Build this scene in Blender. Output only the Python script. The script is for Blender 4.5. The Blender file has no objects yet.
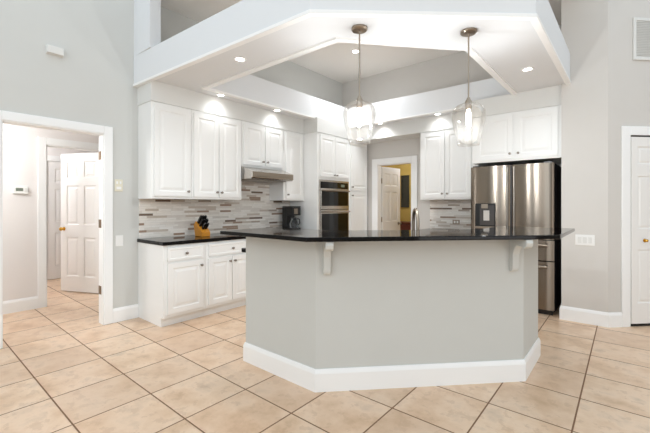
import bpy, bmesh, math, random
from mathutils import Vector, Matrix

PI = math.pi
R = math.radians
scene = bpy.context.scene
COL = scene.collection
random.seed(7)

# ------------------------------------------------------------------ camera, world, light, exposure
cam_d = bpy.data.cameras.new('camera')
cam = bpy.data.objects.new('camera', cam_d)
COL.objects.link(cam)
cam.location = (0, 0, 1.3045)
cam.rotation_euler = (R(90), 0, R(39.845))
cam_d.sensor_width = 36
cam_d.lens = 20.0
cam_d.shift_y = -11.4 / 650
cam_d.clip_start = 0.05
scene.camera = cam

world = bpy.data.worlds.new('world')
scene.world = world
world.use_nodes = True
bg = world.node_tree.nodes['Background']
bg.inputs['Color'].default_value = (0.80, 0.915, 1.0, 1)
bg.inputs['Strength'].default_value = 0.80

def area_light(name, loc, rot, sx, sy, power, color=(1, 1, 1)):
    l = bpy.data.lights.new(name, 'AREA')
    l.shape = 'RECTANGLE'
    l.size = sx
    l.size_y = sy
    l.energy = power
    l.color = color
    o = bpy.data.objects.new(name, l)
    COL.objects.link(o)
    o.location = loc
    o.rotation_euler = rot
    return o

# added area lamps for unseen living room windows; rear one tilted up as fill
area_light('window_fill', (0.6, -4.6, 1.7), (R(104), 0, R(0)), 3.4, 2.8, 20, (0.93, 0.97, 1.0))
area_light('window_fill', (5.45, 0.8, 1.7), (R(90), 0, R(90)), 2.6, 2.6, 34, (0.95, 0.97, 1.0))
# added fill lamp, no window seen there; brightens the space above the canopy
area_light('canopy_fill', (-1.2, -4.6, 3.75), (R(91), 0, R(6)), 5.0, 1.2, 34, (0.96, 0.98, 1.0))

vs = scene.view_settings
vs.view_transform = 'Standard'
vs.look = 'None'
vs.gamma = 1
vs.use_curve_mapping = False
vs.exposure = 0.70
scene.cycles.max_bounces = 10
scene.cycles.transmission_bounces = 10
scene.cycles.transparent_max_bounces = 12
scene.cycles.caustics_refractive = False
scene.cycles.caustics_reflective = False
scene.cycles.sample_clamp_indirect = 4


# ------------------------------------------------------------------ materials
def lin(c):
    c = c / 255
    return c / 12.92 if c <= 0.04045 else ((c + 0.055) / 1.055) ** 2.4

def rgb(r, g, b):
    return (lin(r), lin(g), lin(b), 1)

def mat(name, col, rough=0.5, metal=0.0, **kw):
    m = bpy.data.materials.new(name)
    m.use_nodes = True
    b = m.node_tree.nodes['Principled BSDF']
    b.inputs['Base Color'].default_value = col
    b.inputs['Roughness'].default_value = rough
    b.inputs['Metallic'].default_value = metal
    for k, v in kw.items():
        b.inputs[k.replace('_', ' ')].default_value = v
    return m

def mottled(name, c1, c2, scale, rough, bump=0.0, metal=0.0, stretch=(1, 1, 1)):
    m = mat(name, c1, rough, metal)
    nt = m.node_tree
    b = nt.nodes['Principled BSDF']
    tc = nt.nodes.new('ShaderNodeTexCoord')
    mp = nt.nodes.new('ShaderNodeMapping')
    mp.inputs['Scale'].default_value = stretch
    nz = nt.nodes.new('ShaderNodeTexNoise')
    nz.inputs['Scale'].default_value = scale
    nz.inputs['Detail'].default_value = 5
    mx = nt.nodes.new('ShaderNodeMix')
    mx.data_type = 'RGBA'
    mx.inputs[6].default_value = c1
    mx.inputs[7].default_value = c2
    L = nt.links.new
    L(tc.outputs['Object'], mp.inputs['Vector'])
    L(mp.outputs['Vector'], nz.inputs['Vector'])
    L(nz.outputs['Fac'], mx.inputs[0])
    L(mx.outputs[2], b.inputs['Base Color'])
    if bump:
        bp = nt.nodes.new('ShaderNodeBump')
        bp.inputs['Strength'].default_value = bump
        bp.inputs['Distance'].default_value = 0.002
        L(nz.outputs['Fac'], bp.inputs['Height'])
        L(bp.outputs['Normal'], b.inputs['Normal'])
    return m

def emit(name, col, strength):
    m = bpy.data.materials.new(name)
    m.use_nodes = True
    nt = m.node_tree
    b = nt.nodes['Principled BSDF']
    b.inputs['Base Color'].default_value = col
    b.inputs['Emission Color'].default_value = col
    b.inputs['Emission Strength'].default_value = strength
    return m

class NT:
    """tiny helper for maths in a node tree"""
    def __init__(self, m):
        self.t = m.node_tree
    def math(self, op, a, b=None, c=None):
        n = self.t.nodes.new('ShaderNodeMath')
        n.operation = op
        for i, v in enumerate((a, b, c)):
            if v is None:
                continue
            if isinstance(v, (int, float)):
                n.inputs[i].default_value = v
            else:
                self.t.links.new(v, n.inputs[i])
        return n.outputs[0]
    def comb(self, x, y, z=0.0):
        n = self.t.nodes.new('ShaderNodeCombineXYZ')
        for i, v in enumerate((x, y, z)):
            if isinstance(v, (int, float)):
                n.inputs[i].default_value = v
            else:
                self.t.links.new(v, n.inputs[i])
        return n.outputs[0]
    def white(self, vec):
        n = self.t.nodes.new('ShaderNodeTexWhiteNoise')
        n.noise_dimensions = '3D'
        self.t.links.new(vec, n.inputs['Vector'])
        return n.outputs['Value']
    def noise(self, vec, scale, detail=4, rough=0.5):
        n = self.t.nodes.new('ShaderNodeTexNoise')
        n.inputs['Scale'].default_value = scale
        n.inputs['Detail'].default_value = detail
        n.inputs['Roughness'].default_value = rough
        self.t.links.new(vec, n.inputs['Vector'])
        return n.outputs['Fac']
    def mix(self, f, a, b):
        n = self.t.nodes.new('ShaderNodeMix')
        n.data_type = 'RGBA'
        for i, v in ((0, f), (6, a), (7, b)):
            if isinstance(v, (int, float, tuple)):
                n.inputs[i].default_value = v
            else:
                self.t.links.new(v, n.inputs[i])
        return n.outputs[2]
    def ramp(self, f, stops, const=False):
        n = self.t.nodes.new('ShaderNodeValToRGB')
        cr = n.color_ramp
        if const:
            cr.interpolation = 'CONSTANT'
        while len(cr.elements) < len(stops):
            cr.elements.new(0.5)
        for e, (p, c) in zip(cr.elements, stops):
            e.position = p
            e.color = c
        self.t.links.new(f, n.inputs[0])
        return n.outputs[0]

def tile_material():
    m = mat('floor_tile', rgb(222, 196, 172), 0.32)
    n = NT(m)
    t = m.node_tree
    b = t.nodes['Principled BSDF']
    geo = t.nodes.new('ShaderNodeNewGeometry')
    sep = t.nodes.new('ShaderNodeSeparateXYZ')
    t.links.new(geo.outputs['Position'], sep.inputs[0])
    T = 0.457
    u = n.math('DIVIDE', n.math('ADD', sep.outputs[0], 3.897), T)
    v = n.math('DIVIDE', n.math('SUBTRACT', sep.outputs[1], 0.688), T)
    iu, iv = n.math('FLOOR', u), n.math('FLOOR', v)
    fu, fv = n.math('FRACT', u), n.math('FRACT', v)
    du = n.math('MINIMUM', fu, n.math('SUBTRACT', 1.0, fu))
    dv = n.math('MINIMUM', fv, n.math('SUBTRACT', 1.0, fv))
    d = n.math('MINIMUM', du, dv)
    grout = n.math('LESS_THAN', d, 0.010)
    w1 = n.white(n.comb(iu, iv, 0.5))
    w2 = n.white(n.comb(iu, iv, 7.5))
    # every tile samples its own patch of the mottling
    off = n.comb(n.math('ADD', sep.outputs[0], n.math('MULTIPLY', w1, 37.0)),
                 n.math('ADD', sep.outputs[1], n.math('MULTIPLY', w2, 53.0)), 0.0)
    a = n.noise(off, 3.2, 6, 0.62)
    c = n.noise(off, 11.0, 5, 0.65)
    col = n.ramp(a, [(0.28, rgb(194, 158, 124)), (0.42, rgb(219, 186, 154)),
                     (0.56, rgb(233, 205, 177)), (0.72, rgb(203, 178, 154))])
    col = n.mix(n.math('MULTIPLY', n.math('GREATER_THAN', c, 0.57), 0.32), col, rgb(188, 154, 124))
    col = n.mix(n.math('MULTIPLY', w1, 0.30), col, rgb(222, 182, 150))
    col = n.mix(n.math('MULTIPLY', n.math('GREATER_THAN', w2, 0.6), n.math('MULTIPLY', w2, 0.22)), col, rgb(188, 160, 136))
    col = n.mix(grout, col, rgb(126, 92, 66))
    t.links.new(col, b.inputs['Base Color'])
    rg = n.math('ADD', 0.30, n.math('MULTIPLY', grout, 0.5))
    t.links.new(rg, b.inputs['Roughness'])
    h = n.math('MINIMUM', n.math('MULTIPLY', d, 40.0), 1.0)
    bp = t.nodes.new('ShaderNodeBump')
    bp.inputs['Strength'].default_value = 0.35
    bp.inputs['Distance'].default_value = 0.004
    t.links.new(n.math('ADD', h, n.math('MULTIPLY', c, 0.25)), bp.inputs['Height'])
    t.links.new(bp.outputs['Normal'], b.inputs['Normal'])
    return m

def mosaic_material():
    m = mat('mosaic_strip_tile', rgb(200, 195, 190), 0.25)
    n = NT(m)
    t = m.node_tree
    b = t.nodes['Principled BSDF']
    geo = t.nodes.new('ShaderNodeNewGeometry')
    sep = t.nodes.new('ShaderNodeSeparateXYZ')
    t.links.new(geo.outputs['Position'], sep.inputs[0])
    h = n.math('ADD', sep.outputs[0], sep.outputs[1])
    row = n.math('DIVIDE', sep.outputs[2], 0.028)
    ir, fr = n.math('FLOOR', row), n.math('FRACT', row)
    wr = n.white(n.comb(ir, 3.5, 1.5))
    wl = n.white(n.comb(ir, 8.5, 2.5))
    ln = n.math('ADD', 0.15, n.math('MULTIPLY', wl, 0.12))
    cl = n.math('DIVIDE', n.math('ADD', h, n.math('MULTIPLY', wr, 3.0)), ln)
    ic, fc = n.math('FLOOR', cl), n.math('FRACT', cl)
    w = n.white(n.comb(ic, ir, 0.5))
    col = n.ramp(w, [(0.0, rgb(244, 238, 230)), (0.26, rgb(232, 225, 216)), (0.44, rgb(224, 216, 207)),
                     (0.56, rgb(240, 235, 228)), (0.74, rgb(202, 188, 174)), (0.83, rgb(216, 209, 200)),
                     (0.88, rgb(158, 132, 112)), (0.935, rgb(112, 90, 74)), (0.975, rgb(176, 162, 148))], True)
    st = n.noise(n.comb(n.math('MULTIPLY', h, 14.0), n.math('MULTIPLY', sep.outputs[2], 120.0),
                        n.math('MULTIPLY', w, 30.0)), 1.0, 3)
    col = n.mix(n.math('MULTIPLY', n.math('SUBTRACT', st, 0.35), 0.5), col, rgb(150, 138, 126))
    edge = n.math('MAXIMUM', n.math('LESS_THAN', fr, 0.07),
                  n.math('LESS_THAN', n.math('MULTIPLY', fc, ln), 0.0018))
    col = n.mix(edge, col, rgb(214, 208, 201))
    t.links.new(col, b.inputs['Base Color'])
    t.links.new(n.math('ADD', 0.16, n.math('MULTIPLY', w, 0.3)), b.inputs['Roughness'])
    return m

def granite_material():
    m = mat('black_granite', rgb(18, 17, 17), 0.05, IOR=1.27)
    n = NT(m)
    t = m.node_tree
    b = t.nodes['Principled BSDF']
    tc = t.nodes.new('ShaderNodeTexCoord')
    a = n.noise(tc.outputs['Object'], 90, 6, 0.7)
    c = n.noise(tc.outputs['Object'], 240, 3, 0.6)
    col = n.ramp(a, [(0.50, rgb(11, 10, 10)), (0.66, rgb(24, 21, 20)), (0.76, rgb(72, 62, 54))])
    col = n.mix(n.math('MULTIPLY', n.math('GREATER_THAN', c, 0.69), 0.4), col, rgb(80, 76, 72))
    t.links.new(col, b.inputs['Base Color'])
    return m

def steel_material(name, col, rough, vertical=True):
    m = mat(name, col, rough, 1.0, Anisotropic=0.85 if vertical else 0.0, Anisotropic_Rotation=0.25)
    n = NT(m)
    t = m.node_tree
    b = t.nodes['Principled BSDF']
    tc = t.nodes.new('ShaderNodeTexCoord')
    mp = t.nodes.new('ShaderNodeMapping')
    mp.inputs['Scale'].default_value = (260, 260, 1.2) if vertical else (1.2, 1.2, 260)
    t.links.new(tc.outputs['Object'], mp.inputs['Vector'])
    f = n.noise(mp.outputs['Vector'], 1.0, 3)
    t.links.new(n.math('ADD', rough - 0.05, n.math('MULTIPLY', f, 0.1)), b.inputs['Roughness'])
    return m

M = {}
M['wall'] = mottled('wall_paint_grey', rgb(211, 211, 207), rgb(208, 208, 204), 6, 0.85)
M['wall_warm'] = mottled('wall_paint_warm', rgb(213, 209, 204), rgb(210, 206, 200), 6, 0.85)
M['wall_hall'] = mat('wall_paint_hall', rgb(236, 231, 228), 0.85)
M['wall_gold'] = mat('wall_paint_gold', rgb(206, 176, 96), 0.85)
M['ceiling'] = mat('ceiling_paint', rgb(246, 241, 234), 0.9)
M['soffit'] = mottled('canopy_paint', rgb(228, 230, 232), rgb(226, 228, 230), 5, 0.8)
M['soffit_wall'] = mat('soffit_paint', rgb(222, 222, 219), 0.8)
M['trim'] = mat('trim_paint', rgb(246, 246, 245), 0.4)
M['cabinet'] = mat('cabinet_paint', rgb(240, 240, 238), 0.35)
M['door'] = mat('door_paint', rgb(238, 236, 233), 0.4)
M['island'] = mottled('island_paint', rgb(205, 206, 202), rgb(202, 203, 199), 6, 0.8)
M['tile'] = tile_material()
M['mosaic'] = mosaic_material()
M['granite'] = granite_material()
M['steel'] = steel_material('brushed_steel', rgb(140, 129, 117), 0.22)
M['steel_h'] = steel_material('brushed_steel_level', rgb(205, 200, 194), 0.26, False)
M['nickel'] = mat('satin_nickel', rgb(158, 146, 132), 0.3, 1.0)
M['pewter'] = mat('dark_pewter', rgb(150, 142, 134), 0.35, 1.0)
M['brass'] = mat('polished_brass', rgb(222, 178, 84), 0.2, 1.0)
M['bronze'] = mat('hinge_bronze', rgb(142, 120, 96), 0.35, 1.0)
M['black'] = mat('black_plastic', rgb(18, 18, 19), 0.3)
M['black_gloss'] = mat('oven_glass', rgb(9, 9, 10), 0.05)
M['black_side'] = mat('fridge_side_black', rgb(12, 12, 13), 0.5)
M['dark_grey'] = mat('dispenser_grey', rgb(60, 56, 54), 0.45)
M['screen'] = mat('screen_plate', rgb(196, 192, 186), 0.3)
M['lcd'] = mat('lcd_green', rgb(112, 120, 104), 0.3)
M['white_plastic'] = mat('white_plastic', rgb(240, 239, 236), 0.35)
M['cream_plastic'] = mat('cream_plastic', rgb(226, 220, 200), 0.4)
M['knife_wood'] = mottled('knife_block_wood', rgb(216, 150, 48), rgb(186, 116, 30), 30, 0.4, stretch=(1, 1, 8))
M['red_wood'] = mottled('red_brown_wood', rgb(120, 52, 30), rgb(84, 34, 20), 12, 0.4, stretch=(1, 1, 6))
M['picture'] = mottled('dark_picture', rgb(70, 68, 52), rgb(48, 46, 38), 8, 0.5)
M['grille'] = mat('vent_white', rgb(224, 223, 219), 0.5)
M['closet_shade'] = mat('painted_closet_shade', rgb(40, 38, 36), 0.8)  # shade behind the closet leaves, put into a dark colour
M['lens'] = emit('lamp_lens', (1.0, 0.97, 0.92, 1), 9.0)
M['bulb'] = emit('bulb_glow', (1.0, 0.92, 0.80, 1), 7.0)
def glass(name, col, rough=0.0, ior=1.45):
    m = mat(name, col, rough)
    b = m.node_tree.nodes['Principled BSDF']
    b.inputs['Transmission Weight'].default_value = 1.0
    b.inputs['IOR'].default_value = ior
    return m
def seeded_glass():
    m = glass('seeded_glass', (0.99, 0.98, 0.965, 1), 0.03, 1.12)
    n = NT(m)
    t = m.node_tree
    b = t.nodes['Principled BSDF']
    out = t.nodes['Material Output']
    tc = t.nodes.new('ShaderNodeTexCoord')
    f = n.noise(tc.outputs['Object'], 60, 2)
    bp = t.nodes.new('ShaderNodeBump')
    bp.inputs['Strength'].default_value = 0.3
    bp.inputs['Distance'].default_value = 0.004
    t.links.new(f, bp.inputs['Height'])
    t.links.new(bp.outputs['Normal'], b.inputs['Normal'])
    # thin clear glass; seeds and streaks in it scatter some of the lamp light
    tp = t.nodes.new('ShaderNodeBsdfTransparent')
    tp.inputs['Color'].default_value = (0.985, 0.975, 0.96, 1)
    tr = t.nodes.new('ShaderNodeBsdfTranslucent')
    tr.inputs['Color'].default_value = (1.0, 0.97, 0.93, 1)
    gl = t.nodes.new('ShaderNodeBsdfGlossy')
    gl.inputs['Roughness'].default_value = 0.05
    t.links.new(bp.outputs['Normal'], gl.inputs['Normal'])
    lw = t.nodes.new('ShaderNodeLayerWeight')
    lw.inputs['Blend'].default_value = 0.25
    m1 = t.nodes.new('ShaderNodeMixShader')
    t.links.new(n.math('ADD', 0.0012, n.math('MULTIPLY', n.math('POWER', f, 3.0), 0.018)), m1.inputs[0])
    t.links.new(tp.outputs[0], m1.inputs[1])
    t.links.new(tr.outputs[0], m1.inputs[2])
    m2 = t.nodes.new('ShaderNodeMixShader')
    t.links.new(n.math('MULTIPLY', lw.outputs['Fresnel'], 0.4), m2.inputs[0])
    t.links.new(m1.outputs[0], m2.inputs[1])
    t.links.new(gl.outputs[0], m2.inputs[2])
    t.links.new(m2.outputs[0], out.inputs['Surface'])
    return m
M['shade_glass'] = seeded_glass()
M['carafe_glass'] = glass('carafe_glass', (0.75, 0.76, 0.76, 1), 0.0)


# ------------------------------------------------------------------ mesh helpers
class MB:
    def __init__(self):
        self.bm = bmesh.new()

    def box(self, x0, x1, y0, y1, z0, z1):
        v = [self.bm.verts.new(p) for p in ((x0, y0, z0), (x1, y0, z0), (x1, y1, z0), (x0, y1, z0),
                                            (x0, y0, z1), (x1, y0, z1), (x1, y1, z1), (x0, y1, z1))]
        for f in ((3, 2, 1, 0), (4, 5, 6, 7), (0, 1, 5, 4), (1, 2, 6, 5), (2, 3, 7, 6), (3, 0, 4, 7)):
            self.bm.faces.new([v[i] for i in f])
        return self

    def prism(self, poly, z0, z1):
        """upright prism over an xy outline"""
        a = [self.bm.verts.new((x, y, z0)) for x, y in poly]
        b = [self.bm.verts.new((x, y, z1)) for x, y in poly]
        n = len(poly)
        self.bm.faces.new(a[::-1])
        self.bm.faces.new(b)
        for i in range(n):
            j = (i + 1) % n
            self.bm.faces.new((a[i], a[j], b[j], b[i]))
        return self

    def extrude(self, poly, axis, t0, t1):
        """prism of a 2-D outline along 'x' (outline in y,z) or 'y' (outline in x,z)"""
        P = (lambda p, t: (t, p[0], p[1])) if axis == 'x' else (lambda p, t: (p[0], t, p[1]))
        a = [self.bm.verts.new(P(p, t0)) for p in poly]
        b = [self.bm.verts.new(P(p, t1)) for p in poly]
        n = len(poly)
        self.bm.faces.new(a[::-1])
        self.bm.faces.new(b)
        for i in range(n):
            j = (i + 1) % n
            self.bm.faces.new((a[i], a[j], b[j], b[i]))
        return self

    def ring(self, outer, inner, z0, z1):
        """upright ring between two outlines of the same count"""
        n = len(outer)
        V = lambda L, z: [self.bm.verts.new((x, y, z)) for x, y in L]
        ob, ot, ib, it = V(outer, z0), V(outer, z1), V(inner, z0), V(inner, z1)
        for i in range(n):
            j = (i + 1) % n
            self.bm.faces.new((ob[i], ob[j], ot[j], ot[i]))
            self.bm.faces.new((ib[j], ib[i], it[i], it[j]))
            self.bm.faces.new((ot[i], ot[j], it[j], it[i]))
            self.bm.faces.new((ob[j], ob[i], ib[i], ib[j]))
        return self

    def sweep(self, path, prof, closed=False, side=1):
        """sweep a profile of (offset, z) along an xy path, mitred; offset to the right of travel for side=1"""
        n = len(path)
        P = [Vector((p[0], p[1])) for p in path]
        rows = []
        for i in range(n):
            dirs = []
            if closed or i > 0:
                dirs.append((P[i] - P[i - 1]).normalized())
            if closed or i < n - 1:
                dirs.append((P[(i + 1) % n] - P[i]).normalized())
            nr = [Vector((d.y, -d.x)) * side for d in dirs]
            m = sum(nr, Vector((0, 0)))
            m.normalize()
            k = 1.0 / max(0.3, m.dot(nr[0]))
            rows.append([self.bm.verts.new((P[i].x + m.x * o * k, P[i].y + m.y * o * k, z)) for o, z in prof])
        q = len(prof)
        for i in range(n if closed else n - 1):
            j = (i + 1) % n
            for k in range(q):
                l = (k + 1) % q
                self.bm.faces.new((rows[i][k], rows[j][k], rows[j][l], rows[i][l]))
        if not closed:
            self.bm.faces.new(rows[0])
            self.bm.faces.new(rows[-1][::-1])
        return self

    def lathe(self, prof, center=(0, 0, 0), axis='z', seg=24, cap=True):
        """prof: list of (radius, height)"""
        rows = []
        for r, h in prof:
            row = []
            for k in range(seg):
                a = 2 * PI * k / seg
                x, y = r * math.cos(a), r * math.sin(a)
                p = {'z': (x, y, h), 'y': (x, h, y), 'x': (h, x, y)}[axis]
                row.append(self.bm.verts.new(Vector(p) + Vector(center)))
            rows.append(row)
        for i in range(len(rows) - 1):
            for k in range(seg):
                l = (k + 1) % seg
                self.bm.faces.new((rows[i][k], rows[i][l], rows[i + 1][l], rows[i + 1][k]))
        if cap:
            self.bm.faces.new(rows[0][::-1])
            self.bm.faces.new(rows[-1])
        return self

    def tube(self, pts, r, seg=12):
        """round tube along a 3-D path"""
        P = [Vector(p) for p in pts]
        rows = []
        up = None
        for i, p in enumerate(P):
            d = (P[min(i + 1, len(P) - 1)] - P[max(i - 1, 0)]).normalized()
            if up is None:
                up = d.orthogonal().normalized()
            up = (up - d * up.dot(d)).normalized()
            s = d.cross(up)
            rr = r[i] if isinstance(r, (list, tuple)) else r
            rows.append([self.bm.verts.new(p + (up * math.cos(2 * PI * k / seg) + s * math.sin(2 * PI * k / seg)) * rr)
                         for k in range(seg)])
        for i in range(len(rows) - 1):
            for k in range(seg):
                l = (k + 1) % seg
                self.bm.faces.new((rows[i][k], rows[i][l], rows[i + 1][l], rows[i + 1][k]))
        self.bm.faces.new(rows[0][::-1])
        self.bm.faces.new(rows[-1])
        return self

    def panelled(self, xs, zs, cells, y, t, rings, both=False):
        """slab whose front (facing -y) carries moulded panels in the given cells of the xs/zs grid"""
        x0, x1, z0, z1 = xs[0], xs[-1], zs[0], zs[-1]
        def face(yf, sgn):
            for i in range(len(xs) - 1):
                for j in range(len(zs) - 1):
                    a, b, c, d = xs[i], xs[i + 1], zs[j], zs[j + 1]
                    loop = [self.bm.verts.new(p) for p in ((a, yf, c), (b, yf, c), (b, yf, d), (a, yf, d))]
                    if (i, j) in cells:
                        for ins, dep in rings:
                            yy = yf + sgn * dep
                            nl = [self.bm.verts.new(p) for p in ((a + ins, yy, c + ins), (b - ins, yy, c + ins),
                                                                 (b - ins, yy, d - ins), (a + ins, yy, d - ins))]
                            for k in range(4):
                                l = (k + 1) % 4
                                self.bm.faces.new((loop[k], loop[l], nl[l], nl[k]))
                            loop = nl
                    self.bm.faces.new(loop)
        face(y, 1)
        if both:
            face(y + t, -1)
        else:
            self.bm.faces.new([self.bm.verts.new(p) for p in ((x0, y + t, z0), (x0, y + t, z1), (x1, y + t, z1), (x1, y + t, z0))])
        for q in (((x0, y, z0), (x0, y + t, z0), (x1, y + t, z0), (x1, y, z0)),
                  ((x0, y, z1), (x1, y, z1), (x1, y + t, z1), (x0, y + t, z1)),
                  ((x0, y, z0), (x0, y, z1), (x0, y + t, z1), (x0, y + t, z0)),
                  ((x1, y, z0), (x1, y + t, z0), (x1, y + t, z1), (x1, y, z1))):
            self.bm.faces.new([self.bm.verts.new(p) for p in q])
        bmesh.ops.remove_doubles(self.bm, verts=self.bm.verts, dist=1e-5)
        return self

    def build(self, name, material, parent=None, bevel=0.0, smooth=False, loc=None, rotz=None):
        bmesh.ops.recalc_face_normals(self.bm, faces=self.bm.faces)
        me = bpy.data.meshes.new(name)
        self.bm.to_mesh(me)
        self.bm.free()
        o = bpy.data.objects.new(name, me)
        COL.objects.link(o)
        me.materials.append(material)
        if smooth:
            for p in me.polygons:
                p.use_smooth = True
            try:
                me.set_sharp_from_angle(angle=R(40))
            except Exception:
                pass
        if bevel:
            md = o.modifiers.new('bevel', 'BEVEL')
            md.width = bevel
            md.segments = 2
            md.limit_method = 'ANGLE'
            md.angle_limit = R(40)
        if parent is not None:
            o.parent = parent
        if loc is not None:
            o.location = loc
        if rotz is not None:
            o.rotation_euler = (0, 0, rotz)
        return o

def tag(o, label, cat, group=None):
    o['label'] = label
    o['category'] = cat
    if group:
        o['group'] = group
    return o

def struct(o, label=None, cat='structure'):
    o['kind'] = 'structure'
    if label:
        o['label'] = label
        o['category'] = cat
    return o

def thing(name, label, cat, loc=(0, 0, 0), rotz=0.0, group=None):
    o = bpy.data.objects.new(name, None)
    COL.objects.link(o)
    o.empty_display_size = 0.05
    o.location = loc
    o.rotation_euler = (0, 0, rotz)
    return tag(o, label, cat, group)

FACE_X = R(90)      # a thing whose front (-y) is turned to +X
RINGS = [(0.004, 0.0), (0.012, 0.0065), (0.026, 0.0065), (0.05, 0.001)]


# ------------------------------------------------------------------ the setting
XL, YB = -4.37, 5.78      # left wall and back wall of the kitchen
ZT = 3.74                 # high ceiling
YP = 4.905                # face of the pier beside the refrigerator
WT = 0.12

struct(MB().box(-10.2, 5.5, -5.5, 8.0, -0.1, 0).build('floor', M['tile']),
       'beige square ceramic tile floor with brown grout', 'floor')

w = MB()                                                   # left wall with the hall opening (y 0.63 - 1.48)
w.box(XL - WT, XL, -5.5, 0.632, 0, 4.6).box(XL - WT, XL, 1.482, YB + 0.12, 0, 4.6).box(XL - WT, XL, 0.632, 1.482, 2.085, 4.6)
struct(w.build('wall_left', M['wall']), 'light grey painted wall left of the kitchen', 'wall')

w = MB()                                                   # back wall with the narrow doorway
w.box(XL, -3.56, YB, YB + WT, 0, 4.6).box(-2.86, -0.571, YB, YB + WT, 0, 4.6).box(-3.56, -2.86, YB, YB + WT, 2.055, 4.6)
struct(w.build('wall_back', M['wall_warm']), 'warm grey wall behind the back cabinets', 'wall')

D0 = (-0.15, YP)
w = MB().prism([(-0.571, YP), D0, (-0.15 + 1.9, YP + 1.9), (5.5, YP + 1.9), (5.5, YP + 2.0), (-0.15 + 1.8, YP + 2.0), (-0.2, YP + 0.15), (-0.45, YP + 0.15), (-0.45, YB + WT), (-0.571, YB + WT)], 0, 4.6)
struct(w.build('wall_right', M['wall_warm']), 'warm grey pier wall beside the refrigerator, turning towards the closet door', 'wall')

w = MB()                                                   # unseen living room wall, added with openings shaped for daylight and steel reflections
for a, b in ((-4.37, -3.6), (-2.5, -2.1), (-1.0, 0.4), (2.6, 3.2), (4.9, 5.5)):
    w.box(a, b, -5.32, -5.2, 0, 4.6)
for a, b in ((-3.6, -2.5), (-2.1, -1.0), (0.4, 2.6), (3.2, 4.9)):
    w.box(a, b, -5.32, -5.2, 3.75, 4.6)
struct(w.build('wall_rear', M['wall']), 'unseen grey living room wall, its tall openings added to shape daylight and reflections', 'wall')
struct(MB().box(5.5, 5.62, -5.32, 6.9, 0, 4.6).build('wall_side', M['wall_warm']), 'unseen living room side wall added to cut sky light', 'wall')  # unseen side wall added, holds sky light off the kitchen fronts
struct(MB().box(XL, -0.3, 1.785, YB, ZT, ZT + 0.1).build('ceiling', M['ceiling']), 'high beige ceiling above the kitchen', 'ceiling')
struct(MB().box(XL, -3.97, 1.79, 1.91, 3.02, ZT).build('wall_front', M['soffit']), 'short white wall stub standing on the canopy ledge', 'wall')

# dropped canopy ring with its octagonal opening
outer = [(XL, 1.785), (-1.734, 1.91), (-0.505, 3.01), (-0.487, YP), (-0.571, YP), (-0.571, YB), (XL, YB)]
hole = [(-3.79, 2.385), (-1.86, 2.395), (-1.095, 3.26), (-1.085, 4.6), (-1.085, 5.0), (-1.085, 5.18), (-3.79, 5.18)]
struct(MB().ring(outer, hole, 2.69, 3.02).build('trim_1', M['soffit'], bevel=0.006), 'white dropped ceiling canopy with an angled front and open centre', 'canopy')
path = [(XL, 1.785), (-1.734, 1.91), (-0.505, 3.01), (-0.487, YP)]
struct(MB().sweep(path, [(-0.045, 2.672), (0.008, 2.672), (0.008, 2.70), (-0.045, 2.70)]).build('trim_2', M['trim'], bevel=0.003),
       'slim white lip along the lower front edge of the canopy', 'trim')
hl = [hole[0], hole[1], hole[2], hole[5], hole[6]]
struct(MB().sweep(hl, [(-0.006, 2.672), (0.055, 2.672), (0.055, 2.695), (-0.006, 2.695)], True, 1).build('trim_3', M['trim'], bevel=0.003),
       'narrow white bead around the canopy opening', 'trim')

# soffit between the cabinets and the canopy
sof = [(XL, 1.829), (-4.026, 1.829), (-4.026, 4.287), (-3.736, 4.287), (-3.736, 5.406), (-1.588, 5.406), (-1.588, 4.936), (-0.572, 4.936), (-0.572, YB), (XL, YB)]
struct(MB().prism(sof, 2.4625, 2.69).build('trim_4', M['soffit_wall']), 'pale soffit filling the space above the wall cabinets', 'soffit')

# baseboards
BB = [(0.0, 0.0), (0.016, 0.0), (0.016, 0.125), (0.011, 0.143), (0.006, 0.155), (0.0, 0.155)]
struct(MB().sweep([(XL, 1.563), (XL, 1.835)], BB).build('baseboard_left', M['trim']))
struct(MB().sweep([(XL, -5.5), (XL, 0.551)], BB).build('baseboard_front', M['trim']))
struct(MB().sweep([(-0.571, 5.05), (-0.571, YP), D0, (0.0, YP + 0.15)], BB, side=1).build('baseboard_right', M['trim']))

# door casings -----------------------------------------------------------------
def casing(name, label, width, height, cw, loc, rotz, depth=0.12, mat_=None, back=True):
    """casing of a clear opening in a wall whose face is y = 0 (front -y); the jamb lines the wall depth"""
    e = bpy.data.objects.new(name, None)
    COL.objects.link(e)
    e.location, e.rotation_euler = loc, (0, 0, rotz)
    struct(e, label, 'door frame')
    mt = mat_ or M['trim']
    m = MB()
    t = 0.018
    for (y0, y1) in ((-t, 0.0), (depth, depth + t)) if back else ((-t, 0.0),):
        m.box(-cw, 0.004, y0, y1, 0, height + cw).box(width - 0.004, width + cw, y0, y1, 0, height + cw)
        m.box(0.004, width - 0.004, y0, y1, height - 0.004, height + cw)
    m.build('casing', mt, e, bevel=0.005)
    j = MB().box(-0.002, 0.014, -0.004, depth + 0.004, 0, height).box(width - 0.014, width + 0.002, -0.004, depth + 0.004, 0, height)
    j.box(0.014, width - 0.014, -0.004, depth + 0.004, height - 0.014, height + 0.002)
    j.build('jamb', mt, e)
    return e

def hinge(parent, x, y, z):
    MB().box(x - 0.011, x + 0.011, y - 0.03, y + 0.03, z - 0.045, z + 0.045).lathe([(0.007, z - 0.05), (0.007, z + 0.05)], (x, y - 0.032, 0), seg=10).build('hinge', M['bronze'], parent)

door_1 = casing('door_1', 'white casing of the left doorway into the hall', 0.85, 2.085, 0.08, (XL, 0.632, 0), FACE_X)
for z in (0.37, 1.10, 1.85):
    hinge(door_1, 0.842, 0.085, z)

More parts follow.
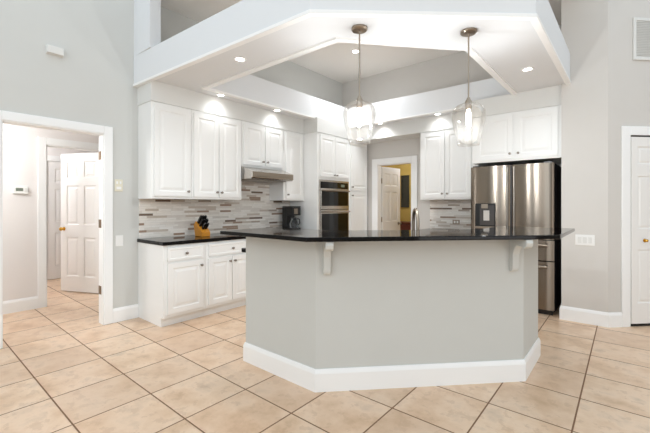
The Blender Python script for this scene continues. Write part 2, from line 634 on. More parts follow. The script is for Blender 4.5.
XH = -5.72                                                  # hall wall with the thermostat
w = MB().box(XH - WT, XH, -1.2, 1.262, 0, 2.5).box(XH - WT, XH, 2.07, 3.4, 0, 2.5).box(XH - WT, XH, 1.262, 2.07, 2.085, 2.5)
struct(w.build('wall_hall', M['wall_hall']), 'warm white hall wall carrying the thermostat', 'wall')
casing('door_2', 'white casing of the inner hall doorway behind the thermostat wall', 0.808, 2.085, 0.085, (XH, 1.262, 0), FACE_X)
struct(MB().box(-10.2, XL - WT, -1.2, 3.4, 2.5, 2.6).build('ceiling_hall', M['wall_hall']), 'pale hall ceiling', 'ceiling')
struct(MB().box(-9.0, XL - WT, 3.4, 3.52, 0, 2.6).box(-9.0, XL - WT, -1.32, -1.2, 0, 2.6).build('wall_hall_side', M['wall_hall']), 'end walls of the hall', 'wall')
XF = -7.75
struct(MB().box(XF - WT, XF, -1.2, 3.4, 0, 2.5).build('wall_hall_far', M['wall_hall']), 'far wall of the room beyond the hall', 'wall')
struct(MB().sweep([(XH, -1.2), (XH, 1.18)], BB).build('baseboard_hall', M['trim']))

# panelled room doors ------------------------------------------------------------
DR = [(0.003, 0.0), (0.012, 0.009), (0.03, 0.009), (0.055, 0.003)]
def six_panel(m, w, h, t=0.036):
    st, mid = 0.115 * w / 0.8, 0.10 * w / 0.8
    xs = [0, st, (w - mid) / 2, (w + mid) / 2, w - st, w]
    k = h / 2.03
    zs = [0, 0.22 * k, 0.80 * k, 0.98 * k, 1.56 * k, 1.67 * k, 1.91 * k, h]
    cells = {(i, j) for i in (1, 3) for j in (1, 3, 5)}
    m.panelled(xs, zs, cells, 0, t, DR, True)
    return m

def knob_pair(parent, x, z, t, mt, name='knob'):
    pr = [(0.028, 0.0), (0.028, -0.006), (0.010, -0.010), (0.010, -0.030), (0.022, -0.036), (0.028, -0.048), (0.024, -0.060), (0.010, -0.064)]
    m = MB().lathe(pr, (x, 0, z), 'y', 16).lathe([(r, t - hh) for r, hh in pr], (x, 0, z), 'y', 16)
    return m.build(name, mt, parent, smooth=True)

def leaf_door(name, label, hingept, endpt, h, knob_mt, z0=0.012):
    a, b = Vector(hingept), Vector(endpt)
    d = b - a
    w = d.length
    e = bpy.data.objects.new(name, None)
    COL.objects.link(e)
    e.location, e.rotation_euler = (a.x, a.y, z0), (0, 0, math.atan2(d.y, d.x))
    struct(e, label, 'door')
    six_panel(MB(), w, h).build('door_leaf', M['door'], e)
    knob_pair(e, w - 0.065, 0.93, 0.036, knob_mt)
    return e

d3 = leaf_door('door_3', 'open white six-panel door with a brass knob in the hall', (-5.852, 1.985), (-6.575, 1.665), 2.055, M['brass'], 0.018)
for z in (0.25, 1.02, 1.8):
    hinge(d3, 0.006, 0.018, z)
# closed door on the far wall
d4 = bpy.data.objects.new('door_4', None)
COL.objects.link(d4)
d4.location, d4.rotation_euler = (XF + 0.002, 1.72, 0), (0, 0, FACE_X)
struct(d4, 'closed white six-panel door on the far wall past the hall', 'door')
six_panel(MB(), 0.76, 2.06, 0.03).build('door_leaf', M['door'], d4, loc=(0, -0.034, 0.01))
MB().box(-0.09, -0.002, -0.05, -0.004, 0, 2.17).box(0.762, 0.85, -0.05, -0.004, 0, 2.17).box(-0.002, 0.762, -0.05, -0.004, 2.075, 2.17).build('casing', M['trim'], d4)

# back doorway with its open door and the golden room
casing('door_5', 'white casing of the narrow doorway in the back wall', 0.70, 2.055, 0.105, (-3.56, YB, 0), 0)
d6 = leaf_door('door_6', 'half open white six-panel door in the back doorway', (-3.535, 5.93), (-3.485, 6.53), 2.02, M['pewter'])
for z in (0.25, 1.02, 1.75):
    hinge(d6, 0.0, 0.045, z)
w = MB().box(-5.2, -2.2, 7.6, 7.72, 0, 2.6).box(-5.32, -5.2, YB + WT, 7.72, 0, 2.6).box(-2.2, -2.08, YB + WT, 7.72, 0, 2.6)
struct(w.build('wall_utility', M['wall_gold']), 'golden yellow walls of the room beyond the back doorway', 'wall')
struct(MB().box(-5.32, -2.08, YB + WT, 7.72, 2.6, 2.7).build('ceiling_utility', M['wall_hall']), 'ceiling of the golden room', 'ceiling')
pl = bpy.data.lights.new('utility_fill', 'POINT')  # unseen point lamp added to light the golden room
pl.energy, pl.color, pl.shadow_soft_size = 11, (0.93, 0.96, 1.0), 0.15
plo = bpy.data.objects.new('utility_fill', pl)
COL.objects.link(plo)
plo.location = (-3.3, 6.8, 2.3)
hl_ = bpy.data.lights.new('hall_fill', 'POINT')  # unseen point lamp added to brighten the hall
hl_.energy, hl_.color, hl_.shadow_soft_size = 28, (0.93, 0.97, 1.0), 0.2
hlo = bpy.data.objects.new('hall_fill', hl_)
COL.objects.link(hlo)
hl_.energy = 25
hlo.location = (-5.1, 0.2, 2.2)
hl2 = bpy.data.objects.new('hall_fill', hl_.copy())  # second added lamp, lifts the inner hall door and far door
COL.objects.link(hl2)
hl2.data.energy = 33
hl2.location = (-6.95, 0.65, 2.25)

# closet with bifold door in the angled wall
RW = R(45)
cl = bpy.data.objects.new('door_7', None)
COL.objects.link(cl)
cl.location, cl.rotation_euler = (D0[0], D0[1], 0), (0, 0, RW)
struct(cl, 'white panelled bifold closet door with a small brass knob in the angled right wall', 'door')
x0 = 0.245
MB().box(x0 - 0.095, x0, -0.02, -0.001, 0, 2.15).box(x0 + 1.22, x0 + 1.315, -0.02, -0.001, 0, 2.15).box(x0, x0 + 1.22, -0.02, -0.001, 2.055, 2.15).build('casing', M['trim'], cl, bevel=0.005)
MB().box(x0, x0 + 1.22, -0.003, -0.001, 0.0, 2.055).build('opening', M['closet_shade'], cl)  # flat dark sheet on the solid wall, painted as shade behind the leaves
for k in range(4):
    a = x0 + 0.006 + k * 0.303
    m = MB()
    m.panelled([a, a + 0.065, a + 0.235, a + 0.3], [0.035, 0.25, 0.83, 1.045, 1.62, 1.74, 1.935, 2.035], {(1, 1), (1, 3), (1, 5)}, -0.024, 0.02,
               [(0.003, 0.0), (0.01, 0.008), (0.022, 0.008), (0.04, 0.002)])
    lf = m.build('door_leaf', M['door'], cl)
    if k in (0, 3):
        MB().lathe([(0.020, -0.025), (0.020, -0.028), (0.007, -0.030), (0.007, -0.040), (0.015, -0.046), (0.015, -0.054), (0.006, -0.058)],
                   (a + 0.15, 0, 0.925), 'y', 14).build('knob', M['brass'], lf, smooth=True)


# ------------------------------------------------------------------ cabinets
KNOB = [(0.011, 0.0), (0.011, -0.003), (0.005, -0.006), (0.005, -0.016), (0.013, -0.021), (0.015, -0.026), (0.012, -0.031), (0.004, -0.033)]
def cab_door(parent, x0, x1, z0, z1, yf, knob=None, t=0.019, frame=0.052):
    m = MB().panelled([x0, x0 + frame, x1 - frame, x1], [z0, z0 + frame, z1 - frame, z1], {(1, 1)}, yf - t, t, RINGS)
    d = m.build('door', M['cabinet'], parent, bevel=0.003)
    if knob:
        MB().lathe([(r, yf - t + h) for r, h in KNOB], (knob[0], 0, knob[1]), 'y', 14).build('knob', M['pewter'], d, smooth=True)
    return d

def cab_drawer(parent, x0, x1, z0, z1, yf, t=0.019):
    m = MB().panelled([x0, x0 + 0.02, x1 - 0.02, x1], [z0, z0 + 0.02, z1 - 0.02, z1], {(1, 1)}, yf - t, t, [(0.002, 0.0), (0.008, 0.004)])
    d = m.build('drawer', M['cabinet'], parent, bevel=0.003)
    MB().lathe([(r, yf - t + h) for r, h in KNOB], ((x0 + x1) / 2, 0, (z0 + z1) / 2), 'y', 14).build('knob', M['pewter'], d, smooth=True)
    return d

def wall_cab(label, w, d, z0, z1, loc, rotz, doors, group=None):
    """doors: (x0, x1, knob side) ; the front face frame is y = 0, the wall y = d"""
    t = thing('wall_cabinet', label, 'cabinet', loc, rotz, group)
    MB().box(0, w, 0, d, z0, z1).build('body', M['cabinet'], t, bevel=0.002)
    for x0, x1, side in doors:
        kx = x0 + 0.03 if side == 'l' else x1 - 0.03
        cab_door(t, x0, x1, z0 + 0.03, z1 - 0.03, 0, (kx, z0 + 0.09))
    return t

XU, DU = -4.04, 0.329
def up_left(label, y0, y1, z0, doors):
    return wall_cab(label, y1 - y0, DU, z0, 2.462, (XU, y0, 0), FACE_X, [(a - y0, b - y0, s) for a, b, s in doors])
up_left('single-door white wall cabinet at the left end of the left run', 1.837, 2.318, 1.377, [(1.865, 2.295, 'r')])
up_left('wide two-door white wall cabinet left of the range hood', 2.320, 3.058, 1.377, [(2.345, 2.688, 'r'), (2.698, 3.036, 'l')])
up_left('short two-door white wall cabinet directly above the range hood', 3.060, 3.845, 1.835, [(3.09, 3.452, 'r'), (3.476, 3.82, 'l')])
up_left('narrow single-door white wall cabinet above the coffee maker', 3.847, 4.299, 1.377, [(3.89, 4.265, 'l')])
wall_cab('two-door white wall cabinet between the back doorway and the refrigerator', 0.90, 0.359, 1.39, 2.462, (-2.535, 5.42, 0), 0,
         [(0.03, 0.40, 'r'), (0.42, 0.80, 'l')])
wall_cab('two-door white cabinet above the stainless refrigerator', 1.0, 0.829, 1.855, 2.462, (-1.574, 4.95, 0), 0,
         [(0.045, 0.492, 'r'), (0.525, 0.965, 'l')])

def base_cab(label, w, d, loc, rotz, doors, drawers):
    t = thing('base_cabinet', label, 'cabinet', loc, rotz)
    MB().extrude([(0, 0.10), (0, 0.874), (d, 0.874), (d, 0), (0.055, 0), (0.055, 0.10)], 'x', 0, w).build('body', M['cabinet'], t)
    for x0, x1, side in doors:
        kx = x0 + 0.03 if side == 'l' else x1 - 0.03
        cab_door(t, x0, x1, 0.135, 0.680, 0, (kx, 0.62))
    for x0, x1 in drawers:
        cab_drawer(t, x0, x1, 0.705, 0.845, 0)
    return t
XB = -3.76
base_cab('white base cabinet with one door and one drawer at the left end of the counter', 0.498, 0.609, (XB, 1.837, 0), FACE_X, [(0.04, 0.462, 'r')], [(0.04, 0.462)])
base_cab('white base cabinet with two doors under one drawer, below the knife block', 0.72, 0.609, (XB, 2.337, 0), FACE_X, [(0.032, 0.352, 'r'), (0.362, 0.69, 'l')], [(0.032, 0.69)])
base_cab('white base cabinet below the range hood, mostly hidden behind the island', 0.76, 0.609, (XB, 3.06, 0), FACE_X, [(0.03, 0.375, 'r'), (0.385, 0.73, 'l')], [(0.03, 0.73)])
base_cab('white base cabinet below the coffee maker, hidden behind the island', 0.477, 0.609, (XB, 3.822, 0), FACE_X, [(0.03, 0.447, 'l')], [(0.03, 0.447)])
base_cab('white base cabinet under the back counter left of the refrigerator', 0.90, 0.61, (-2.52, 5.168, 0), 0, [(0.03, 0.44, 'r'), (0.45, 0.87, 'l')], [(0.03, 0.44), (0.45, 0.87)])

tag(MB().box(XL + 0.001, -3.735, 1.822, 4.299, 0.8745, 0.914).build('countertop', M['granite'], bevel=0.005),
    'polished black granite countertop running along the left wall', 'countertop')
tag(MB().box(-2.55, -1.615, 5.145, YB - 0.001, 0.8745, 0.914).build('countertop', M['granite'], bevel=0.005),
    'short black granite countertop on the back wall beside the refrigerator', 'countertop')
bsp = MB().box(XL + 0.001, XL + 0.012, 1.845, 4.299, 0.9145, 1.3765).box(XL + 0.001, XL + 0.012, 3.06, 3.845, 1.3765, 1.834)
tag(bsp.build('backsplash', M['mosaic']), 'grey and brown strip mosaic backsplash along the left wall behind the knife block', 'backsplash')
tag(MB().box(-2.525, -1.635, YB - 0.012, YB - 0.001, 0.9145, 1.389).build('backsplash', M['mosaic']),
    'small grey and brown strip mosaic backsplash on the back wall beside the refrigerator', 'backsplash')

# tall units
DT = 0.619
t = thing('oven_cabinet', 'tall white cabinet housing the built-in double oven', 'cabinet', (-3.75, 4.301, 0), FACE_X)
m = MB()
W = 0.852
m.extrude([(0.0, 0.10), (0.0, 0.52), (DT, 0.52), (DT, 0.0), (0.055, 0.0), (0.055, 0.10)], 'x', 0, W)
m.box(0, 0.036, 0, DT, 0.52, 1.715).box(W - 0.018, W, 0, DT, 0.52, 1.715).box(0.036, W - 0.018, DT - 0.02, DT, 0.52, 1.715).box(0, W, 0, DT, 1.715, 2.462)
m.build('body', M['cabinet'], t)
cab_door(t, 0.06, 0.435, 1.765, 2.43, 0, (0.405, 1.80))
cab_door(t, 0.443, 0.825, 1.765, 2.43, 0, (0.473, 1.80))
cab_drawer(t, 0.04, 0.825, 0.14, 0.49, 0)

t = thing('wall_oven', 'stainless built-in double oven with black glass doors', 'oven', (-3.75, 4.339, 0), FACE_X)
ow = 0.794
MB().box(0, ow, 0.004, 0.55, 0.523, 1.712).build('body', M['black'], t)
MB().box(0, 0.028, -0.012, 0.003, 0.523, 1.712).box(ow - 0.028, ow, -0.012, 0.003, 0.523, 1.712).box(0.028, ow - 0.028, -0.012, 0.003, 1.682, 1.712).box(0.028, ow - 0.028, -0.012, 0.003, 0.523, 0.56).build('frame', M['steel_h'], t, bevel=0.002)
cp = MB().box(0.03, ow - 0.03, -0.016, 0.003, 1.582, 1.680).build('control_panel', M['black_gloss'], t)
MB().box(0.56, 0.66, -0.0175, -0.0163, 1.61, 1.655).build('display', M['lcd'], cp)
def oven_door(z0, z1, band0, band1):
    d = MB().box(0.03, ow - 0.03, -0.024, 0.003, z0, z1).build('oven_door', M['steel_h'], t, bevel=0.003)
    MB().box(0.045, ow - 0.045, -0.0265, -0.0242, z0 + band0, z1 - band1).build('glass_panel', M['black_gloss'], d)
    zz = z1 - 0.035
    hd = MB().tube([(0.05, -0.066, zz), (ow - 0.05, -0.066, zz)], 0.013)
    for x in (0.09, ow - 0.09):
        hd.tube([(x, -0.066, zz), (x, -0.024, zz)], 0.009)
    hd.build('handle', M['nickel'], d, smooth=True)
oven_door(1.236, 1.576, 0.055, 0.045)
oven_door(0.565, 1.230, 0.04, 0.065)

t = thing('pantry_cabinet', 'tall white pantry cabinet between the ovens and the back doorway', 'cabinet', (-3.75, 5.154, 0), FACE_X)
MB().extrude([(0.0, 0.10), (0.0, 2.462), (DT, 2.462), (DT, 0.0), (0.055, 0.0), (0.055, 0.10)], 'x', 0, 0.585).build('body', M['cabinet'], t)
cab_door(t, 0.03, 0.55, 1.565, 2.43, 0, (0.065, 1.625))
cab_door(t, 0.03, 0.55, 0.14, 1.535, 0, (0.065, 1.475))

# range hood
t = thing('range_hood', 'slim stainless range hood under the short wall cabinet', 'range hood', (XU, 3.062, 0), FACE_X)
MB().extrude([(0.316, 1.832), (-0.02, 1.832), (-0.20, 1.766), (-0.225, 1.758), (-0.225, 1.680), (-0.20, 1.66), (0.316, 1.66)], 'x', 0, 0.775).build('body', M['steel_h'], t, bevel=0.004)
MB().box(0.01, 0.765, -0.2295, -0.2255, 1.684, 1.754).build('front_lip', M['nickel'], t)  # front lip of the hood; warm reflected tone put into its tan metal
MB().box(0.05, 0.725, -0.12, 0.25, 1.652, 1.6595).build('filter', M['pewter'], t)

# ------------------------------------------------------------------ refrigerator
FY = 4.965
t = thing('refrigerator', 'stainless french-door refrigerator with black sides and a water dispenser', 'refrigerator', (-1.606, FY, 0), 0)
fw = 0.961
MB().box(0.004, fw - 0.004, 0.065, 0.78, 0.035, 1.80).build('body', M['black_side'], t, bevel=0.004)
MB().box(0.02, fw - 0.02, 0.03, 0.064, 0.0, 0.055).build('kick_plate', M['black'], t)
for x in (0.03, fw - 0.11):
    MB().box(x, x + 0.08, 0.02, 0.12, 1.8005, 1.822).build('hinge_cover', M['black'], t)
def bowed(m, x0, x1, z0, z1, y0, y1, bow, n=18, c0=0.012):
    """slab with a bowed front and softly rounded vertical edges"""
    pts = []
    for i in range(n + 1):
        s = i / n
        x = x0 + (x1 - x0) * s
        e = min(s, 1 - s) * (x1 - x0)
        r = c0 - math.sqrt(max(0, c0 * c0 - max(0, c0 - e) ** 2)) if e < c0 else 0
        pts.append((x, y0 - bow * (1 - (2 * s - 1) ** 2) + r))
    # extra points for the edges
    pts = [(x0, y1)] + [(x0, y0 + c0)] + pts[1:-1] + [(x1, y0 + c0)] + [(x1, y1)]
    return m.prism(pts[::-1], z0, z1)
gx = 0.494
m = MB()
bowed(m, 0.004, gx - 0.010, 0.895, 1.806, 0.0, 0.06, 0.026)
dl = m.build('door', M['steel'], t, smooth=True)
m = MB()
bowed(m, gx + 0.010, fw - 0.004, 0.895, 1.806, 0.0, 0.06, 0.026)
dr = m.build('door', M['steel'], t, smooth=True)
MB().box(gx - 0.0095, gx + 0.0095, 0.02, 0.06, 0.895, 1.80).build('door_seal', M['dark_grey'], t)
# pocket handles along the meeting edges
for d_, xa in ((dl, gx - 0.050), (dr, gx + 0.026)):
    MB().box(xa, xa + 0.024, -0.022, 0.004, 0.93, 1.785).build('pocket_handle', M['pewter'], d_, bevel=0.008)
# dispenser on the left door
ds = MB().box(0.072, 0.322, -0.034, 0.004, 0.925, 1.325).build('dispenser', M['black'], dl, bevel=0.003)
pa = MB().box(0.132, 0.312, -0.040, -0.0345, 1.045, 1.30).build('dispenser_panel', M['dark_grey'], dl, bevel=0.002)
MB().box(0.180, 0.252, -0.043, -0.0405, 1.105, 1.235).build('dispenser_screen', M['screen'], dl, bevel=0.002)
MB().box(0.155, 0.235, -0.054, -0.0405, 1.262, 1.318).build('dispenser_nozzle', M['nickel'], dl, bevel=0.004)
MB().box(0.078, 0.316, -0.050, -0.0345, 1.000, 1.030).build('dispenser_tray', M['nickel'], dl, bevel=0.004)
for z0, z1 in ((0.645, 0.885), (0.062, 0.632)):
    m = MB()
    bowed(m, 0.004, fw - 0.004, z0, z1, 0.0, 0.06, 0.016)
    d_ = m.build('drawer', M['steel'], t, smooth=True)
    zz = z1 - 0.055
    h = MB().tube([(0.06, -0.062, zz), (fw - 0.06, -0.062, zz)], 0.014)
    for x in (0.10, fw - 0.10):
        h.tube([(x, -0.062, zz), (x, 0.0, zz)], 0.010)
    h.build('handle', M['nickel'], d_, smooth=True)

# ------------------------------------------------------------------ island
def offs(path, o):
    """offset an open xy path to its left by o (mitred)"""
    P = [Vector(p) for p in path]
    out = []
    for i in range(len(P)):
        ds_ = []
        if i > 0:
            ds_.append((P[i] - P[i - 1]).normalized())
        if i < len(P) - 1:
            ds_.append((P[i + 1] - P[i]).normalized())
        nr = [Vector((-d.y, d.x)) for d in ds_]
        mm = sum(nr, Vector((0, 0))).normalized()
        k = 1 / mm.dot(nr[0])
        out.append((P[i].x + mm.x * o * k, P[i].y + mm.y * o * k))
    return out
IP = [(-2.450, 1.90), (-1.672, 1.90), (-0.588, 3.012), (-0.588, 3.59)]
t = thing('kitchen_island', 'large grey angled kitchen island with white baseboard and two brackets', 'island', (0, 0, 0))
def strip(path, o0, o1, z0, z1, m=None):
    m = m or MB()
    a, b = offs(path, o0), offs(path, o1)
    return m.prism(a + b[::-1], z0, z1)
strip(IP, 0.0, 0.14, 0, 1.066).build('pony_wall', M['island'], t)
wrap = [(-2.450, 2.04)] + IP + [(-0.728, 3.59)]
MB().sweep(wrap, BB).build('baseboard', M['trim'], t)
strip([(-2.450, 1.90), (-1.672, 1.90), (-0.588, 3.012), (-0.588, 3.59)], 0.141, 0.70, 0.0, 0.874).build('cabinet_body', M['cabinet'], t)
# scrolled brackets under the bar
def corbel(px, py):
    d = Vector((IP[2][0] - IP[1][0], IP[2][1] - IP[1][1])).normalized()
    prof = [(0.0, 0.815), (0.0, 1.0655), (-0.190, 1.0655), (-0.198, 1.042), (-0.190, 1.016), (-0.165, 1.002), (-0.135, 1.012),
            (-0.085, 1.012), (-0.060, 0.985), (-0.046, 0.945), (-0.043, 0.850), (-0.040, 0.835), (-0.030, 0.820)]
    o = MB().extrude(prof, 'x', -0.026, 0.026).build('bracket', M['island'], t, bevel=0.004)
    # slide along the angled face, local -y pointing out of it
    o.rotation_euler = (0, 0, math.atan2(d.y, d.x))
    s = (Vector((px, py)) - Vector(IP[1])).dot(d)
    p = Vector(IP[1]) + d * s
    o.location = (p.x, p.y, 0)
corbel(-1.612, 1.95)
corbel(-0.645, 2.945)

BP = [(-2.525, 1.697), (-1.577, 1.697), (-0.352, 2.975), (-0.352, 3.90)]
tag(strip(BP, 0.0, 0.62, 1.067, 1.097).build('bar_top', M['granite'], bevel=0.006), 'polished black granite bar top on the island', 'bar top')
tag(strip([(-2.70, 1.90), (-1.672, 1.90), (-0.588, 3.012), (-0.588, 3.59)], 0.142, 0.74, 0.8745, 0.912).build('countertop', M['granite'], bevel=0.005),
    'lower black granite worktop of the island, its end showing left of the island wall', 'countertop')

# faucet on the island's lower worktop
t = thing('kitchen_faucet', 'chrome gooseneck faucet rising behind the bar top', 'faucet', (-1.48, 3.02, 0.9125), R(45))
MB().lathe([(0.028, 0), (0.028, 0.012), (0.020, 0.02), (0.018, 0.09), (0.014, 0.10)], seg=16).build('base', M['nickel'], t, smooth=True)
pts = [(0, 0, 0.09), (0, 0, 0.24)]
for k in range(1, 12):
    a = PI * k / 11
    pts.append((0, -0.06 + 0.06 * math.cos(a), 0.24 + 0.115 * math.sin(a)))
pts.append((0, -0.12, 0.17))
MB().tube(pts, 0.015).build('spout', M['nickel'], t, smooth=True)
MB().tube([(0, -0.12, 0.175), (0, -0.12, 0.10)], [0.018, 0.021]).build('spray_head', M['pewter'], t, smooth=True)
MB().tube([(0.015, 0, 0.06), (0.05, 0, 0.07), (0.09, 0, 0.10)], [0.010, 0.008, 0.007]).build('lever', M['nickel'], t, smooth=True)

# ------------------------------------------------------------------ worktop items
t = thing('knife_block', 'honey-coloured wooden knife block on the left countertop', 'knife block', (-4.10, 2.50, 0.9145), FACE_X)
# wedge: slots slope forward and up; outline in local (y, z), front is -y
MB().extrude([(-0.09, 0.0), (0.07, 0.0), (0.105, 0.135), (0.065, 0.185), (-0.09, 0.055)], 'x', -0.058, 0.058).build('block', M['knife_wood'], t, bevel=0.004)
sl = (Vector((0, 0.065, 0.185)) - Vector((0, -0.09, 0.055)))
nrm = Vector((0, -sl.z, sl.y)).normalized()
up = sl.normalized()
# handles stand square to the sloping face
kn = []
for r, (s, ln) in enumerate(((0.170, 0.115), (0.115, 0.105), (0.06, 0.09))):
    for x in (-0.032, 0.0, 0.032) if r < 2 else (-0.02, 0.02):
        kn.append((x, s, ln))
def knife_mesh(ln):
    m = MB()
    m.box(-0.012, 0.012, -0.015, 0.015, 0.0, ln)
    return m
R0 = Matrix.Rotation(FACE_X, 4, 'Z')
for i, (x, s, ln) in enumerate(kn):
    p = Vector((x, -0.09, 0.055)) + up * s + nrm * 0.001
    k = thing('knife', 'black-handled knife standing in the wooden knife block', 'knife', (0, 0, 0), 0, 'knives in the block')
    z = nrm
    xa = Vector((1, 0, 0))
    ya = z.cross(xa)
    Mx = Matrix.Translation((-4.10, 2.50, 0.9145)) @ R0 @ Matrix.Translation(p) @ Matrix((xa, ya, z)).transposed().to_4x4()
    k.matrix_world = Mx
    knife_mesh(ln).build('handle', M['black'], k, bevel=0.004)
    MB().box(-0.008, 0.008, -0.010, 0.010, ln + 0.0002, ln + 0.004).build('end_cap', M['black'], k)

t = thing('coffee_maker', 'black drip coffee maker with a glass carafe on the left countertop', 'coffee maker', (-4.13, 4.10, 0.9145), FACE_X)
MB().box(-0.095, 0.095, -0.13, 0.11, 0.0, 0.03).build('base', M['black'], t, bevel=0.006)
MB().box(-0.095, 0.095, 0.015, 0.11, 0.0305, 0.355).build('water_tank', M['black'], t, bevel=0.008)
br = MB().box(-0.095, 0.095, -0.125, 0.0145, 0.225, 0.355).build('brew_head', M['black'], t, bevel=0.008)
MB().box(-0.06, 0.02, -0.1285, -0.1255, 0.25, 0.335).build('control_panel', M['nickel'], br)
MB().box(-0.095, 0.095, -0.125, 0.105, 0.3555, 0.372).build('lid', M['black'], t, bevel=0.005)
MB().lathe([(0.05, 0.031), (0.066, 0.045), (0.070, 0.09), (0.060, 0.135), (0.046, 0.165), (0.046, 0.18)], (0, -0.06, 0), seg=20).build('carafe', M['carafe_glass'], t, smooth=True)
MB().lathe([(0.048, 0.1805), (0.048, 0.192), (0.02, 0.198)], (0, -0.06, 0), seg=20).build('carafe_lid', M['black'], t, smooth=True)
MB().tube([(0.045, -0.085, 0.175), (0.075, -0.115, 0.165), (0.08, -0.118, 0.10), (0.06, -0.098, 0.07)], 0.008).build('carafe_handle', M['black'], t, smooth=True)

# ------------------------------------------------------------------ pendants
def pendant(label, x, y):
    t = thing('pendant_light', label, 'pendant light', (x, y, 2.69), 0)
    MB().lathe([(0.063, -0.0005), (0.063, -0.014), (0.056, -0.022), (0.012, -0.025), (0.010, -0.04)], seg=28).build('canopy', M['nickel'], t, smooth=True)
    MB().lathe([(0.0065, -0.03), (0.0065, -0.54)], seg=10).build('rod', M['nickel'], t, smooth=True)
    MB().lathe([(0.012, -0.53), (0.016, -0.545), (0.026, -0.56), (0.026, -0.60), (0.022, -0.625)], seg=18).build('socket', M['nickel'], t, smooth=True)
    prof = [(0.028, -0.575), (0.055, -0.581), (0.085, -0.594), (0.108, -0.617), (0.120, -0.65), (0.122, -0.685), (0.115, -0.735),
            (0.103, -0.79), (0.089, -0.85), (0.078, -0.908)]
    sh = MB().lathe([(q * 1.06, hh) for q, hh in prof], seg=40, cap=False).build('lamp_shade', M['shade_glass'], t, smooth=True)
    md = sh.modifiers.new('solid', 'SOLIDIFY')
    md.thickness = 0.003
    MB().lathe([(0.011, -0.62), (0.013, -0.635), (0.019, -0.66), (0.022, -0.69), (0.020, -0.73), (0.012, -0.765), (0.003, -0.775)], seg=20).build('bulb', M['bulb'], t, smooth=True)
    l = bpy.data.lights.new('pendant_lamp', 'POINT')
    l.energy, l.color, l.shadow_soft_size = 19, (0.88, 0.94, 1.0), 0.03
    lo = bpy.data.objects.new('pendant_lamp', l)
    COL.objects.link(lo)
    lo.parent = t
    lo.location = (0, 0, -0.82)
    return t
pendant('left pendant light with a clear seeded glass shade above the bar', -1.603, 2.342)
pendant('right pendant light with a clear seeded glass shade above the bar', -0.964, 2.938)

# ------------------------------------------------------------------ recessed lights
def downlight(label, x, y, z=2.69, power=22, r=0.04):
    t = thing('recessed_light', label, 'ceiling light', (x, y, z), 0, None)
    MB().lathe([(r + 0.018, -0.0005), (r + 0.018, -0.005), (r + 0.010, -0.008), (r, -0.006), (r, -0.0005)], seg=28, cap=False).build('trim_ring', M['trim'], t, smooth=True)
    MB().lathe([(r, -0.003), (r * 0.5, -0.0045), (0.002, -0.005)], seg=28).build('lens', M['lens'], t, smooth=True)
    l = bpy.data.lights.new('downlight_lamp', 'SPOT')
    l.energy, l.color, l.spot_size, l.spot_blend, l.shadow_soft_size = power, (0.93, 0.965, 1.0), R(150), 1.0, r
    lo = bpy.data.objects.new('downlight_lamp', l)
    COL.objects.link(lo)
    lo.parent = t
    lo.location = (0, 0, -0.02)
    return t
downlight('recessed light in the front left slope of the canopy', -2.813, 2.113)
downlight('recessed light in the right arm of the canopy above the refrigerator side', -0.773, 4.143, power=8)
downlight('recessed light close above the wide left wall cabinet', -3.915, 2.646, power=5)
downlight('recessed light above the range hood cabinet', -3.915, 3.60, power=5)
downlight('recessed light above the two-door cabinet on the back wall', -2.20, 5.30, power=5)
downlight('recessed light in front of the back doorway', -3.20, 5.28, power=9)
downlight('recessed light in the high ceiling inside the canopy opening', -3.29, 4.70, z=ZT, power=68, r=0.05)

# ------------------------------------------------------------------ small wall fittings
def switch_plate(name, label, cat, loc, rotz, w, h, mt, toggles, tm=None):
    t = thing(name, label, cat, loc, rotz)
    MB().box(-w / 2, w / 2, -0.007, -0.0005, -h / 2, h / 2).build('plate', mt, t, bevel=0.003)
    for (x, z, a, b) in toggles:
        MB().box(x - a / 2, x + a / 2, -0.011, -0.0072, z - b / 2, z + b / 2).build('rocker', tm or mt, t, bevel=0.0015)
    return t
switch_plate('light_switch', 'white triple rocker switch on the pier right of the refrigerator', 'light switch', (-0.352, YP, 0.918), 0, 0.175, 0.118, M['white_plastic'],
             [(-0.047, 0, 0.034, 0.066), (0, 0, 0.034, 0.066), (0.047, 0, 0.034, 0.066)], M['grille'])
switch_plate('light_switch', 'white light switch on the wall between the left doorway and the counter', 'light switch', (XL, 1.632, 0.905), FACE_X, 0.08, 0.122, M['white_plastic'], [(0, 0, 0.034, 0.066)])
switch_plate('wall_control', 'cream wall control above the light switch beside the left doorway', 'wall control', (XL, 1.625, 1.525), FACE_X, 0.085, 0.135, M['cream_plastic'],
             [(-0.018, 0.03, 0.018, 0.03), (0.018, 0.03, 0.018, 0.03), (0, -0.03, 0.05, 0.03)], M['white_plastic'])
switch_plate('power_outlet', 'metal outlet cover on the small back wall backsplash', 'outlet', (-2.085, YB - 0.0125, 1.035), 0, 0.115, 0.075, M['nickel'],
             [(-0.022, 0, 0.026, 0.034), (0.022, 0, 0.026, 0.034)], M['white_plastic'])
t = thing('thermostat', 'white wall thermostat with a grey display seen through the left doorway', 'thermostat', (XH, 1.006, 1.488), FACE_X)
MB().box(-0.075, 0.075, -0.028, -0.0005, -0.045, 0.045).build('body', M['white_plastic'], t, bevel=0.006)
MB().box(-0.045, 0.025, -0.030, -0.0282, -0.012, 0.026).build('display', M['lcd'], t)
for z in (-0.01, 0.015):
    MB().box(0.042, 0.060, -0.031, -0.0282, z - 0.008, z + 0.008).build('button', M['grille'], t)
t = thing('door_chime', 'small white box high on the left wall', 'door chime', (XL, 1.035, 2.835), FACE_X)
MB().box(-0.068, 0.068, -0.045, -0.0005, -0.036, 0.036).build('cover', M['grille'], t, bevel=0.004)
MB().box(-0.074, 0.074, -0.010, -0.0005, -0.042, 0.042).build('back_plate', M['grille'], t)

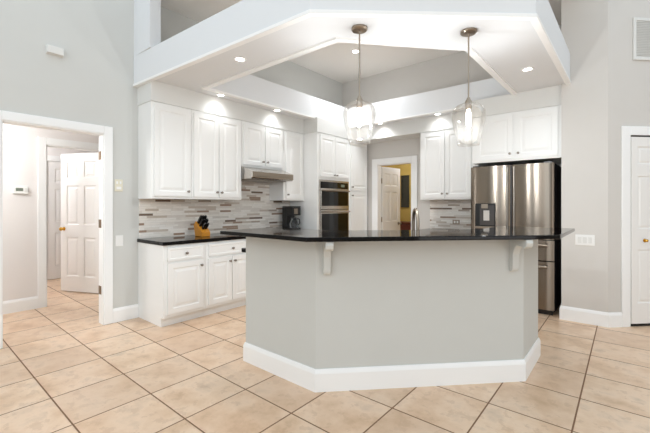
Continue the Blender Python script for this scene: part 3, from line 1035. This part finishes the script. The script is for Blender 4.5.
t = thing('air_vent', 'white louvred return air grille high on the angled right wall', 'air vent', (D0[0], D0[1], 0), RW)
vx0, vx1, vz0, vz1 = 0.285, 0.835, 2.865, 3.32
MB().box(vx0, vx1, -0.004, -0.0005, vz0, vz1).build('backing', M['wall'], t)
MB().box(vx0, vx0 + 0.032, -0.016, -0.0042, vz0, vz1).box(vx1 - 0.032, vx1, -0.016, -0.0042, vz0, vz1).box(vx0 + 0.032, vx1 - 0.032, -0.016, -0.0042, vz0, vz0 + 0.032).box(vx0 + 0.032, vx1 - 0.032, -0.016, -0.0042, vz1 - 0.032, vz1).build('frame', M['grille'], t, bevel=0.003)
m = MB()
n = 22
for k in range(n):
    z = vz0 + 0.036 + (vz1 - vz0 - 0.08) * k / (n - 1)
    m.extrude([(-0.0045, z), (-0.013, z - 0.004), (-0.013, z + 0.002), (-0.0045, z + 0.008)], 'x', vx0 + 0.034, vx1 - 0.034)
m.build('louvres', M['grille'], t)

# things in the golden room
t = thing('framed_picture', 'tall dark framed picture on the yellow wall beyond the back doorway', 'picture', (-3.92, 7.6, 1.27), 0)
MB().box(-0.08, 0.08, -0.012, -0.0005, 0, 0.70).build('canvas', M['picture'], t)
MB().box(-0.098, -0.08, -0.03, -0.0005, -0.018, 0.718).box(0.08, 0.098, -0.03, -0.0005, -0.018, 0.718).box(-0.08, 0.08, -0.03, -0.0005, -0.018, 0.0).box(-0.08, 0.08, -0.03, -0.0005, 0.70, 0.718).build('frame', M['picture'], t)
t = thing('wooden_chest', 'red-brown wooden chest below the picture beyond the back doorway', 'chest', (-3.75, 7.15, 0), 0)
MB().box(-0.45, 0.45, 0, 0.42, 0.06, 0.90).build('body', M['red_wood'], t)
MB().box(-0.47, 0.47, -0.02, 0.43, 0.9005, 0.93).build('top', M['red_wood'], t, bevel=0.004)
for k in range(3):
    z = 0.10 + k * 0.265
    dd = MB().box(-0.42, 0.42, -0.018, -0.0005, z, z + 0.245).build('drawer', M['red_wood'], t, bevel=0.003)
    MB().lathe([(0.012, -0.019), (0.006, -0.03), (0.014, -0.042), (0.004, -0.046)], (0, 0, z + 0.12), 'y', 12).build('knob', M['bronze'], dd, smooth=True)
for x in (-0.42, 0.37):
    for y in (0.01, 0.36):
        MB().box(x, x + 0.05, y, y + 0.05, 0, 0.0595).build('foot', M['red_wood'], t)
